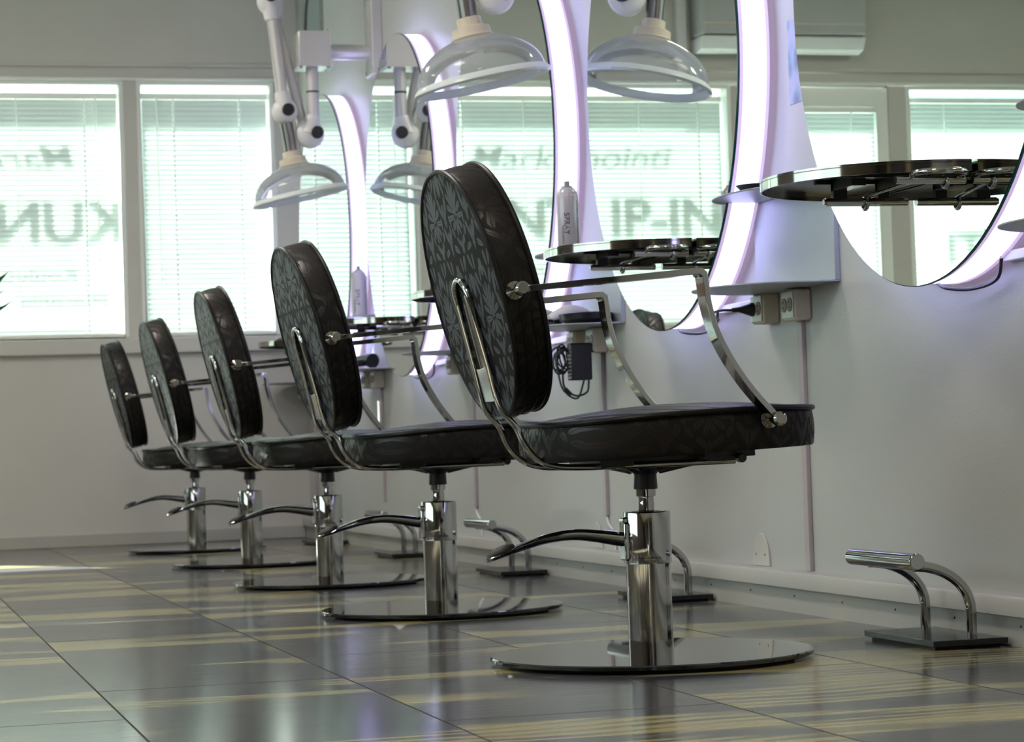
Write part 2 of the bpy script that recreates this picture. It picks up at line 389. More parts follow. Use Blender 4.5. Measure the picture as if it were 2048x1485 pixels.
# openings of the window wall: (x0, x1, z0)
OPEN = [(-3.2, -1.373, ZS), (-1.273, -0.476, 0.10), (-0.376, 1.262, ZS), (1.325, 2.010, ZS)]
g = G(); g.box(XL, D, ZH, XW, D+TH, ZTOP)
g.box(XL, D, 0, -1.373, D+TH, ZS); g.box(-0.376, D, 0, XW, D+TH, ZS); g.box(-1.373, D, 0, -0.376, D+TH, 0.10)
g.box(XL, D, ZS, -3.2, D+TH, ZH)
for a, b in ((-1.373, -1.273), (-0.476, -0.376), (1.262, 1.325), (2.010, XW)):
    g.box(a, D, 0.10 if a < 0 else ZS, b, D+TH, ZH)
struct(g.obj('wall_back', M_BACKW))
struct(G().box(XL, D-0.012, 2.352, XW, D, 2.37).obj('trim_1', M_BACKW, bevel=0.003))
struct(G().box(XL, D-0.014, 2.285, XW, D, 2.300).obj('trim_2', M_FRAME, bevel=0.004))
g = G(); g.box(-0.376, D-0.035, 0.936, XW, D+0.02, 1.012); struct(g.obj('trim_3', M_BACKW, bevel=0.006))
struct(G().box(XL, D-0.035, 0.936, -1.373, D+0.02, 1.012).obj('trim_4', M_BACKW, bevel=0.006))
struct(G().box(-0.376, D-0.018, 0, XW-0.03, D, 0.062).obj('baseboard_back', M_BASE, bevel=0.004))
g = G(); g.box(XB, YF, 0, XW, D-0.018, 0.066)
struct(g.obj('baseboard_right', M_BASE))
g = G(); prof = [(XB-0.018, 0.060), (XB-0.018, 0.090), (XB-0.013, 0.097), (XW, 0.099), (XW, 0.060)]
vs = [(x, y, z) for y in (YF, D-0.018) for x, z in prof]; n = len(prof)
g.add(vs, [tuple(range(n)), tuple(range(n, 2*n))[::-1]]+[(i, (i+1) % n, n+(i+1) % n, n+i) for i in range(n)], False)
struct(g.obj('trim_5', M_BASE))
g = G()
for k in range(26): g.cyl((XB-0.0015, 3.9+k*0.29, 0.040), (XB+0.001, 3.9+k*0.29, 0.040), 0.0022, 8)
o = struct(g.obj('trim_6', M_HOLE))

# windows: frame (with posts), glass
def window(n, x0, x1, z0, mull=()):
    f = G(); w_, y0, y1 = 0.022, D-0.004, D+0.13
    f.box(x0, y0, z0, x0+w_, y1, ZH); f.box(x1-w_, y0, z0, x1, y1, ZH)
    f.box(x0+w_, y0, ZH-w_, x1-w_, y1, ZH); f.box(x0+w_, y0, z0, x1-w_, y1, z0+w_)
    for m_ in mull: f.box(m_-0.02, y0, z0+w_, m_+0.02, y1, ZH-w_)
    o = struct(f.obj('window_%d' % n, M_FRAME, bevel=0.004))
    G().box(x0+w_, D+0.110, z0+w_, x1-w_, D+0.114, ZH-w_).obj('window_pane', M_GLASS, o)
    return o
window(1, -0.376, 1.262, ZS); window(2, 1.325, 2.010, ZS); window(3, -3.2, -1.373, ZS)
# glazed door with a thick sash
f = G(); x0, x1 = -1.273, -0.476
f.box(x0, D+0.01, 0.10, x0+0.068, D+0.075, ZH-0.01); f.box(x1-0.064, D+0.01, 0.10, x1, D+0.075, ZH-0.01)
f.box(x0+0.068, D+0.01, 2.175, x1-0.064, D+0.075, ZH-0.01); f.box(x0+0.068, D+0.01, 0.10, x1-0.064, D+0.075, 0.30)
dr = struct(f.obj('door_1', M_FRAME, bevel=0.004))
G().box(x0+0.068, D+0.062, 0.30, x1-0.064, D+0.066, 2.175).obj('door_pane', M_GLASS, dr)
g = G(); g.cyl((-1.24, D+0.01, 1.05), (-1.24, D-0.04, 1.05), 0.009); g.cyl((-1.24, D-0.04, 1.05), (-1.13, D-0.04, 1.05), 0.008)
g.obj('door_handle', M_CHROME, dr)

# outside: eave over the windows that shades their top rows, pavement
struct(G().box(-0.45, D+0.30, 2.26, 2.6, D+0.62, 2.34).obj('trim_7', M_STUCCO))
struct(G().box(-3.6, D+0.30, 2.24, -0.45, D+0.60, 2.32).obj('trim_8', M_EAVE))  # blue eave stands in for sky seen between the slats
tag(G().box(-9, D+0.4, -0.12, 9, D+14, -0.10).obj('pavement', mat('pale_paving', (0.5, 0.5, 0.48), 0.9)), kind='structure')

# blinds
def blind(name, x0, x1, zb, zt, tilt, label, beads=(), cords=(), wand=None, y=None):
    y = D+0.075 if y is None else y
    r = empty(name, ((x0+x1)/2, y, zt), label, 'blind', 'slatted blinds on the windows')
    X0, X1 = x0-(x0+x1)/2, x1-(x0+x1)/2
    G().box(X0, -0.014, -0.030, X1, 0.014, 0.0).obj('head_rail', M_FRAME, r, bevel=0.003)
    s = G(); p = 0.0247; wd_ = 0.0305; k = 0
    z = -0.046
    while z > zb-zt+0.02:
        for j in range(4):     # curved slat made of strips
            a0 = (j/4-0.5)*wd_; a1 = ((j+1)/4-0.5)*wd_
            c0 = 0.0022*(1-(2*a0/wd_)**2); c1 = 0.0022*(1-(2*a1/wd_)**2)
            # tilt: outer (+y) edge goes down
            def P(a, c, x): return (x, a*cos(tilt)+c*sin(tilt), z-a*sin(tilt)+c*cos(tilt))
            cuts = sorted([(q-(x0+x1)/2, 0.0024) for q in beads if q > 0])
            xs = X0+0.004
            for q, hw in cuts+[(X1-0.004, 0.0)]:
                s.add([P(a0, c0, xs), P(a0, c0, q-hw), P(a1, c1, q-hw), P(a1, c1, xs)], [(0, 1, 2, 3)], True); xs = q+hw
        z -= p
    s.obj('slats', M_SLAT, r)
    G().box(X0, -0.012, zb-zt, X1, 0.012, zb-zt+0.014).obj('bottom_rail', M_FRAME, r, bevel=0.003)
    cx = (x0+x1)/2
    for i, x in enumerate(beads):
        g = G(); g.cyl((x-cx, -0.020, -0.03), (x-cx, -0.020, zb-zt+0.01), 0.0035, 8)
        z = -0.045
        while z > zb-zt+0.02: g.sphere((x-cx, -0.021, z), 0.0075, 0.005, 0.0085, 8, 6); z -= 0.0246
        g.obj('ladder_cord', M_CORD, r)
    for x in cords:
        G().cyl((x-cx, -0.019, -0.03), (x-cx, -0.019, zb-zt+0.05), 0.0028, 8).obj('lift_cord', M_CORD, r)
    if wand is not None:
        G().cyl((wand-cx, -0.024, -0.02), (wand-cx+0.004, -0.028, zb-zt+0.25), 0.004, 8).obj('tilt_wand', M_CORD, r)
    return r
T1 = radians(72)
blind('window_blind', -0.345, 1.238, 1.024, 2.232, T1, 'wide closed slatted blind left of the middle post, dark lettering behind it', (1.073, -0.209), (0.744, 0.118), 1.129)
blind('window_blind', 1.354, 1.986, 1.024, 2.232, radians(76), 'narrow closed slatted blind on the window beside the mirror wall', (1.513, 1.843), (), 1.43)
blind('window_blind', -1.205, -0.54, 0.98, 2.172, radians(61), 'slatted blind on the glazed door, seen in the nearest mirror', (-0.72,), (-1.06,), None, y=D+0.032)
blind('window_blind', -3.15, -1.385, 1.024, 2.232, radians(61), 'wide bright slatted blind right of the post in the nearest mirror', (-2.2,), (-1.62,), None)

# lettering on the outside of the panes (reads from outside)
def lettering(body, x, z, size, label, sx=1.0, shear=False):
    me = text_mesh(body, size, 0.0005, sx)
    if shear:
        for v in me.vertices: v.co.x += v.co.y*0.25
    o = bpy.data.objects.new('window_lettering', me); C.objects.link(o); me.materials.append(M_LETTER)
    o.matrix_world = Matrix(((-1, 0, 0, x), (0, 0, 1, D+0.1165), (0, 1, 0, z), (0, 0, 0, 1)))
    return tag(o, label, 'lettering', 'lettering on the window panes')
lettering('Markkinointi', 0.47, 1.865, 0.17, 'small slanted dark lettering near the top of the wide window', 1.25, True)
lettering('KUNTI IP-IN', 0.44, 1.50, 0.29, 'large dark capital letters across the middle of the wide window', 1.02)
lettering('Koulutus, ilmaisu, kieli', 0.44, 1.315, 0.10, 'thin line of small letters under the large capitals on the window', 1.25)
lettering('Hieronta', 0.93, 1.185, 0.10, 'short dark word low on the wide window beside the middle post', 1.2)
lettering('KALEMI', -2.05, 1.70, 0.17, 'row of bluish letters on the pane right of the post in the nearest mirror', 1.1)
lettering('ITUUTI', -2.05, 1.33, 0.24, 'taller letters lower on the pane in the nearest mirror', 1.1)

# air conditioner on the window wall
t = empty('air_conditioner', (-0.615, D, 2.43), 'white wall air conditioner above the windows, seen in the nearer mirrors', 'air conditioner')
g = G(); pr = [(0, 0.02), (-0.10, 0.0), (-0.17, 0.015), (-0.205, 0.075), (-0.20, 0.082), (0, 0.082)]
n = len(pr); vs = [(x, a, b) for x in (-0.455, 0.455) for a, b in pr]
g.add(vs, [tuple(range(n)), tuple(range(n, 2*n))[::-1]]+[(i, (i+1) % n, n+(i+1) % n, n+i) for i in range(n)], False)
g.obj('air_outlet', M_WHITEP, t, bevel=0.006)
G().box(-0.455, -0.215, 0.088, 0.455, 0, 0.36).obj('casing', mat('ac_casing', (0.42, 0.42, 0.42), 0.4), t, bevel=0.012)
G().box(-0.445, -0.218, 0.14, 0.445, -0.214, 0.146).obj('trim_line', M_BEIGEP, t)
tag(G().box(-0.13, D-0.05, 2.30, -0.075, D, ZTOP).obj('pipe_cover', M_WHITEP, bevel=0.005), 'white vertical pipe cover beside the air conditioner on the window wall', 'pipe cover')

# unseen ceiling fittings added around the warm lamps
for i, (x, y) in enumerate(CEIL):
    t = empty('added_ceiling_panel', (x, y, ZTOP), 'unseen square ceiling panel added for warm light from above', 'ceiling light', 'added ceiling panels')
    G().box(-0.31, -0.31, -0.035, 0.31, 0.31, 0.0).obj('housing', M_FRAME, t, bevel=0.004)
    G().box(-0.29, -0.29, -0.040, 0.29, 0.29, -0.036).obj('diffuser', M_LAMP, t)

# ------------------------------------------------------------------ mirrors
def ellipse(ry, rz, n=96): return [(ry*cos(2*pi*k/n), rz*sin(2*pi*k/n)) for k in range(n)]
YZ = Matrix(((0, 0, 1), (1, 0, 0), (0, 1, 0)))     # (a,b,c) -> x=c, y=a, z=b
MIRL = ['illuminated oval wall mirror nearest the camera, above the free footrest',
        'illuminated oval wall mirror above the armrest of the nearest chair, second of the row',
        'illuminated oval wall mirror behind the top of the nearest backrest, third of the row',
        'illuminated oval wall mirror with its top in view, reflecting the second fume arm box',
        'illuminated oval wall mirror farthest from the camera, by the windows']
def band(a0, a1, x0, x1, n=96):
    g = G(); vs = []
    for ins, x in ((a0, x0), (a1, x1)):
        vs += [(x, (RY-ins)*cos(2*pi*k/n), (RZ-ins)*sin(2*pi*k/n)) for k in range(n)]
    return g.add(vs, [(k, (k+1) % n, n+(k+1) % n, n+k) for k in range(n)], True)
def make_mirror():
    t = empty('wall_mirror', (XM, Y0M, ZC), MIRL[0], 'mirror', 'oval mirrors along the wall')
    g = G(); e = ellipse(RY-0.002, RZ-0.002); n = len(e)
    g.add([(0, y, z) for y, z in e], [tuple(range(n))], False); g.obj('mirror_glass', M_MIRROR, t)
    g = band(0.002, 0.0, 0, 0.0015); g2 = band(0.0, 0.0, 0.0015, 0.006); g.add(g2.v, g2.f, True)
    g.add([(0.006, y, z) for y, z in ellipse(RY, RZ)], [tuple(range(n))[::-1]], False); g.obj('glass_edge', M_GEDGE, t)
    g = band(0.004, 0.004, 0.007, 0.017); g.obj('front_trim', M_TRIM, t)
    g = band(0.006, 0.006, 0.017, 0.076); g.obj('light_band', M_LED, t)
    g = band(0.004, 0.004, 0.076, 0.084); g2 = G(); g2.add([(0.084, y*0.993, z*0.993) for y, z in ellipse(RY, RZ)], [tuple(range(n))], False); g.add(g2.v, g2.f, False)
    g.obj('rear_trim', M_TRIM, t)
    g = G(); g.box(0.084, -0.25, 0.20, XW-XM-0.0005, 0.25, 0.26); g.box(0.084, -0.25, -0.26, XW-XM-0.0005, 0.25, -0.20)
    g.obj('wall_bracket', M_GREYP, t)
    return t
mir = make_mirror()
for k in range(1, 5):
    c = copy_tree(mir); c.location = (XM, Y0M+k*SP, ZC); c['label'] = MIRL[k]

# ------------------------------------------------------------------ shelf units, outlets, conduits
def dshape(prot, y0, y1, yc_shift=0.0, n=28, e=2.3):
    hy = (y1-y0)/2; yc = (y0+y1)/2; out = []
    for k in range(n+1):
        a = -pi/2+pi*k/n
        yy = (abs(sin(a))**(2/e))*(1 if sin(a) > 0 else -1); xx = abs(cos(a))**(2/e)
        out.append((-prot*xx, yc+hy*yy+yc_shift*xx))
    return out
SY = 5.32           # unit centre for station 1
UNL = {-1: 'grey metal shelf unit at the right edge, holding a bronze item',
       0: 'grey metal shelf unit between the two nearest mirrors, black dish on its top shelf',
       1: 'grey metal shelf unit with hair clippers, behind the nearest chair armrest',
       2: 'grey metal shelf unit right behind the nearest backrest',
       3: 'grey metal shelf unit with a spray can on its top shelf',
       4: 'grey metal shelf unit beyond the farthest mirror, by the windows'}
def make_unit():
    t = empty('wall_shelf_unit', (XW, SY, 0), UNL[0], 'shelf', 'metal shelf units between the mirrors')
    G().box(-0.013, -0.250, 0.766, 0.0, 0.252, 0.988).obj('back_panel', M_SHELF, t, bevel=0.0015)
    pu = dshape(0.165, -0.235, 0.250, 0.045); G().prism([(x-0.001, y) for x, y in pu], 0.988, 0.992).obj('upper_shelf', M_SHELF, t, bevel=0.0012)
    pl = dshape(0.257, -0.250, 0.200, 0.010); G().prism([(x-0.001, y) for x, y in pl], 0.762, 0.766).obj('lower_shelf', M_SHELF, t, bevel=0.0012)
    return t
unit = make_unit()
for k in (-1, 1, 2, 3, 4):
    c = copy_tree(unit); c.location = (XW, SY+k*SP, 0); c['label'] = UNL[k]

def make_outlet(y0, z0, label, grp):
    t = empty('power_outlet', (XW, y0, z0), label, 'power outlet', grp)
    G().box(-0.045, 0, 0, 0, 0.076, 0.073).obj('outlet_box', M_BEIGEP, t, bevel=0.006)
    G().box(-0.0475, 0.002, 0.006, -0.045, 0.074, 0.068).obj('cover_plate', M_PLATE, t, bevel=0.001)
    for y in (0.020, 0.056):
        g = G(); M = RYm
        g.lathe([(0.0165, -0.0015), (0.0165, 0.0015)], 24, (-0.048, y, 0.037), Matrix.Rotation(radians(-90), 3, 'Y'))
        s = g.obj('socket', M_SOCK, t)
        h = G()
        for dz in (-0.0065, 0.0065): h.cyl((-0.0502, y+dz*0, 0.037+dz), (-0.048, y+dz*0, 0.037+dz), 0.0018, 8)
        h.obj('contact_holes', M_HOLE, s)
    return t
def olab(k, i):
    where = ['between the two nearest mirrors', 'under the clippers shelf behind the nearest chair', 'seen past the nearest backrest',
             'under the shelf with the blurred can', 'beyond the farthest mirror'][k]
    return 'beige double socket %s, %s of the pair' % (where, 'nearer' if i == 0 else 'farther')
ob = make_outlet(5.247, 0.686, olab(0, 0), 'double sockets under the shelves')
for k in range(5):
    for i in (0, 1):
        if k == 0 and i == 0: continue
        c = copy_tree(ob); c.location = (XW, 5.247+k*SP+(0.205 if i else 0), 0.686+(0.004 if i else 0)); c['label'] = olab(k, i)
for k in range(5):
    y = 5.292+k*SP
    zb = 0.0985 if k == 0 else 0.20
    tag(G().box(XW-0.011, y, zb, XW, y+0.030, 0.686).obj('cable_conduit', mat('mauve_conduit', (0.46, 0.40, 0.42), 0.4), bevel=0.002),
        'narrow vertical cable conduit on the wall, %s' % ['right of the nearest chair seat', 'behind the nearest chair, second along the wall', 'third along the wall, behind the second chair', 'fourth along the wall, behind the third chair back', 'fifth along the wall, by the farthest mirror'][k],
        'conduit', 'vertical conduits below the outlets')
    if k > 0 and k < 3:
        tag(G().tube(bez([(XW-0.004, y+0.015, 0.20), (XW-0.004, y-0.0, 0.175), (XW-0.004, y-0.05, 0.15), (XW-0.004, y-0.06, 0.099)]), 0.004, 8).obj('wall_cable', M_WHITEP),
            'thin pale cable below the %s conduit' % ['', 'second', 'third'][k], 'cable', 'pale cables below the conduits')
for k in range(-1, 5):
    y0 = 5.53+k*SP
    tag(G().box(XW-0.02, y0, 0.735, XW, y0+0.30, 0.756).obj('cable_duct', M_WHITEP, bevel=0.003),
        'short white horizontal cable duct %s' % ['just right of the second mirror bottom', 'right of the third mirror bottom', 'right of the fourth mirror bottom', 'right of the farthest mirror bottom', 'beyond the farthest mirror', 'right of the nearest mirror bottom'][k],
        'cable duct', 'short horizontal cable ducts')
def cable(name, pts, r, label, cat='cable', m=None, grp=None, n=8):
    return tag(G().tube(bez(pts), r, n).obj(name, m or M_CABLE), label, cat, grp)
for k in range(5):
    y = Y0M+k*SP; zb = ZC-RZ
    yy = 5.53+(k-1)*SP
    cable('mirror_cable', [(XM+0.05, y+0.04, zb+0.012), (XM+0.045, y-0.02, zb-0.006), (XW-0.03, y-0.08, zb-0.012), (XW-0.022, y-0.17, zb+0.0), (XW-0.021, yy+0.30+0.0, 0.746)], 0.0035,
          'thin dark cable from the light band of the %s mirror' % ['nearest', 'second', 'third', 'fourth', 'farthest'][k], grp='cables under the mirrors')
# oval wall caps
def wall_cap(y, label):
    t = empty('cable_inlet_cover', (XW, y, 0.0995), label, 'cover')
    pr = [(0.056*cos(a), 0.080*sin(a)) for a in [pi*i/20 for i in range(21)]]
    G().prism([(x, z) for x, z in pr], -0.006, 0, YZ).obj('cover', M_BACKW, t, bevel=0.0015)
    g = G()
    for dy in (-0.03, 0.03): g.cyl((-0.0065, dy, 0.028), (-0.0058, dy, 0.028), 0.003, 8)
    g.obj('screws', M_HOLE, t)
wall_cap(5.628, 'half-oval painted inlet cover above the baseboard, right of the nearest chair column')
wall_cap(7.02, 'half-oval painted inlet cover above the baseboard, left of the nearest chair column')

# plug on the far outlet of station 1
t = empty('power_plug', (XW-0.048, 5.508, 0.727), 'black plug with cord in the double socket below the nearest shelf unit', 'plug')
G().tube([(0, 0, 0), (-0.004, 0, 0), (-0.012, 0.002, 0), (-0.035, 0.008, 0.001), (-0.05, 0.012, 0.0)], [0.017, 0.0175, 0.014, 0.006, 0.0055], 16).obj('plug_body', M_BLACKP, t)
G().tube(bez([(-0.048, 0.0115, 0.0), (-0.075, 0.025, 0.0), (-0.06, 0.12, -0.002), (0.02, 0.30, -0.008)]), 0.0032, 8).obj('cord', M_CABLE, t)
# adapter with bundled cable at station 2
t = empty('power_adapter', (XW-0.05, 6.90, 0.66), 'black power adapter with bundled cable under the clippers shelf', 'power adapter')
G().box(-0.065, -0.045, -0.055, 0.0, 0.0, 0.055).obj('adapter_body', M_BLACKP, t, bevel=0.004)
g = G()
for i in range(9): g.box(-0.0665, -0.044, -0.05+i*0.011, -0.065, -0.008, -0.0445+i*0.011)
g.obj('ribs', M_GREYP, t)
g = G()
for q in range(7):
    cx, cz = -0.085+0.006*(q % 3), -0.0+0.006*(q % 4)
    g.tube([(cx+(0.014+0.002*q)*cos(a), 0.03*sin(a*0.5+q), cz+0.034*sin(a)) for a in [2*pi*i/24 for i in range(24)]], 0.0028, 6, closed=True)
g.tube(bez([(-0.08, 0, -0.03), (-0.075, 0, -0.075), (-0.045, -0.01, -0.10), (-0.012, -0.02, -0.09), (-0.005, -0.02, -0.055)]), 0.0032, 8)
g.tube(bez([(-0.09, 0.02, -0.02), (-0.08, 0.0, -0.08), (-0.04, -0.01, -0.108), (-0.018, -0.02, -0.05)]), 0.003, 8)
g.cyl((-0.075, 0, -0.080), (-0.058, 0, -0.097), 0.008, 10)
g.obj('bundled_cable', M_CABLE, t)

# ------------------------------------------------------------------ trays in front of the mirrors
TRL = ['round-fronted chrome tray in front of the nearest mirror', 'chrome tray in front of the second mirror, spray can standing on it',
       'chrome tray partly hidden by the nearest backrest', 'chrome tray in front of the fourth mirror, behind the second chair', 'chrome tray in front of the farthest mirror, over the window sill']
def make_tray():
    t = empty('styling_tray', (XM, 4.435, 0.908), TRL[0], 'tray', 'chrome trays on the mirrors')
    out = dshape(0.300, -0.275, 0.275, 0.0, 36, 2.15); out = [(x-0.006, y) for x, y in out]; n = len(out)
    g = G(); g.prism(out, 0.012, 0.014); 
    g.obj('tray_plate', M_STEELB, t)
    g = G(); inn = [(x*0.985-0.001, y*0.985) for x, y in out]
    vs = [(x, y, z) for x, y, z in [(a, b, -0.004) for a, b in out]+[(a, b, 0.018) for a, b in out]+[(a, b, -0.004) for a, b in inn]+[(a, b, 0.018) for a, b in inn]]
    fs = []
    for i in range(n):
        j = (i+1) % n
        fs += [(i, j, n+j, n+i), (2*n+i, 3*n+i, 3*n+j, 2*n+j), (n+i, n+j, 3*n+j, 3*n+i), (i, 2*n+i, 2*n+j, j)]
    g.add(vs, fs, True); g.obj('tray_rim', M_STEEL, t)
    g = G(); g.box(-0.20, -0.10, 0.004, -0.03, -0.085, 0.012); g.box(-0.20, 0.02, 0.004, -0.03, 0.035, 0.012)
    g.box(-0.17, -0.085, -0.010, -0.14, 0.02, 0.012); g.box(-0.075, -0.085, -0.010, -0.05, 0.02, 0.012); g.box(-0.17, 0.008, -0.027, -0.14, 0.022, 0.012); g.box(-0.075, 0.008, -0.027, -0.05, 0.022, 0.012)
    g.obj('mounting_bracket', M_BLACKM, t, bevel=0.001)
    g = G(); g.cyl((-0.185, 0.015, -0.032), (-0.010, 0.015, -0.032), 0.0085, 20); g.cyl((-0.189, 0.015, -0.032), (-0.185, 0.015, -0.032), 0.0062, 16)
    b = g.obj('cross_bar', M_CHROME, t)
    g = G(); g.torus((-0.100, 0.015, -0.034), 0.012, 0.0042, RYm); g.obj('clamp_ring', M_CHROME, b)
    g = G(); g.cyl((-0.150, -0.245, -0.018), (-0.008, -0.245, -0.018), 0.0080, 20)
    b = g.obj('cross_bar', M_CHROME, t)
    g = G(); g.torus((-0.048, -0.245, -0.020), 0.012, 0.0042, RYm); g.obj('clamp_ring', M_CHROME, b)
    G().cyl((-0.100, 0.012, -0.021), (-0.075, -0.235, -0.009), 0.0042, 12).obj('link_rod', M_CHROME, t)
    G().torus((-0.068, -0.262, -0.007), 0.050, 0.006, sy=1.0).obj('dryer_ring', M_CHROME, t)
    return t
tray = make_tray()
for k in range(1, 5):
    c = copy_tree(tray); c.location = (XM, 4.435+k*SP, 0.908); c['label'] = TRL[k]

# ------------------------------------------------------------------ things on shelves and trays
def spray_can(loc, s, label):
    t = empty('spray_can', loc, label, 'spray can')
    r = 0.031*s; H = 0.155*s
    G().lathe([(r*0.93, 0), (r, 0.003), (r, H), (r*0.93, H+0.012*s), (r*0.70, H+0.023*s), (r*0.45, H+0.029*s)], 40).obj('can_body', M_CANB, t)
    G().lathe([(r*0.99, 0.0), (r*1.03, 0.0005), (r*1.03, 0.004), (r*0.99, 0.0045)], 40).obj('base_ring', M_BLACKP, t)
    G().lathe([(r*0.52, H+0.027*s), (r*0.52, H+0.031*s), (r*0.26, H+0.032*s), (r*0.24, H+0.045*s)], 24).obj('nozzle', M_GREYP, t)
    # printed marks wrapped on the body, vertical lines of writing
    def wrap(me, a0, z0):
        for v in me.vertices:
            x, y, z = v.co; a = a0+y/r
            v.co = Vector(((r+0.0002+z*0.2)*cos(a), (r+0.0002+z*0.2)*sin(a), z0-x))
    for body, size, a0, z0, nm in (('SPRAY', 0.022, radians(-125), H*0.50, 'lettering'), ('HAIR SPRAY FINISH STRONG HOLD', 0.0085, radians(-55), H*0.50, 'small_lettering'), ('HIUSLAKKA', 0.010, radians(-140), H*0.30, 'small_lettering')):
        me = text_mesh(body, size*s, 0.0001); wrap(me, a0, z0); me.materials.append(M_INK)
        o = bpy.data.objects.new(nm, me); C.objects.link(o); o.parent = t
    return t
spray_can((1.800, 6.10, 0.9225), 0.93, 'lilac-lit aerosol can standing on the tray of the second mirror')
spray_can((2.062, 10.20, 0.9925), 1.12, 'blurred aerosol can standing on the top shelf of a far unit')
tag(G().lathe([(0.020, 0), (0.040, 0.003), (0.052, 0.016), (0.054, 0.018), (0.050, 0.017), (0.038, 0.006), (0.0, 0.005)], 32, (0, 0, 0)).obj('shallow_dish', M_BLACKP, loc=(2.045, 5.335, 0.9922)),
    'black shallow dish on the top shelf behind the nearest tray', 'dish')
tag(G().box(-0.02, -0.02, 0, 0.02, 0.02, 0.005).obj('hair_clip', M_LIME, bevel=0.002, loc=(1.88, 6.14, 0.9225)), 'small lime green clip on the tray beside the spray can', 'clip')
def clipper(loc, rz, label, bm=M_WHITEP):
    t = empty('hair_clipper', loc, label, 'hair clipper', 'clippers on the shelf', rz)
    pts = bez([(0.075, 0, 0.020), (0.04, 0, 0.034), (0, 0, 0.042), (-0.045, 0, 0.034), (-0.085, 0, 0.014)])
    rr = [0.012+0.010*sin(pi*i/(len(pts)-1)) for i in range(len(pts))]
    G().tube(pts, rr, 14).obj('clipper_body', bm, t)
    pts2 = [Vector((p.x, 0, p.z-0.013)) for p in pts[3:-3]]
    G().tube(pts2, 0.014, 12).obj('grip', M_BLACKP, t)
    G().box(0.07, -0.016, 0.010, 0.092, 0.016, 0.020).obj('blade', M_BLACKM, t, bevel=0.002)
    return t
clipper((1.975, 7.03, 0.7675), radians(200), 'white and black hair clipper on the shelf, left of the pair')
clipper((2.035, 6.90, 0.7675), radians(195), 'white and black hair clipper on the shelf, right of the pair')
g = G(); g.lathe([(0.05, 0), (0.075, 0.012), (0.078, 0.03), (0.070, 0.032), (0.05, 0.012), (0, 0.010)], 32)
g.v = [Vector((v.x, v.y*1.3, v.z)) for v in g.v]
tag(g.obj('clip_tray', M_BLACKP, loc=(2.045, 6.77+0.01, 0.7665)), 'black oval tray on the clippers shelf', 'tray')
t = empty('hair_dryer', (2.03, 10.10, 0.7662), 'black hair dryer lying on the shelf behind the second chair', 'hair dryer')
G().tube(bez([(0.05, -0.06, 0.034), (0.03, 0.0, 0.040), (-0.01, 0.09, 0.036)]), [0.032-0.0006*i for i in range(21)], 18).obj('barrel', M_BLACKP, t)
G().tube(bez([(0.03, -0.02, 0.03), (-0.05, -0.04, 0.022), (-0.11, -0.05, 0.016)]), 0.015, 12).obj('handle', M_BLACKP, t)
g = G(); g.lathe([(0.0, 0.0), (0.038, 0.0), (0.042, 0.012), (0.038, 0.030), (0.022, 0.043), (0.0, 0.047)], 32)
tag(g.obj('round_brush_head', M_BRONZE, loc=(1.965, 3.74, 0.7665)), 'bronze dome-shaped item on the shelf at the right frame edge', 'hair tool')
note = tag(G().box(XW-0.0015, 5.08, 1.20, XW, 5.335, 1.40).obj('wall_picture', M_NOTE), 'small blue printed picture on the wall half behind the nearest mirror', 'picture')

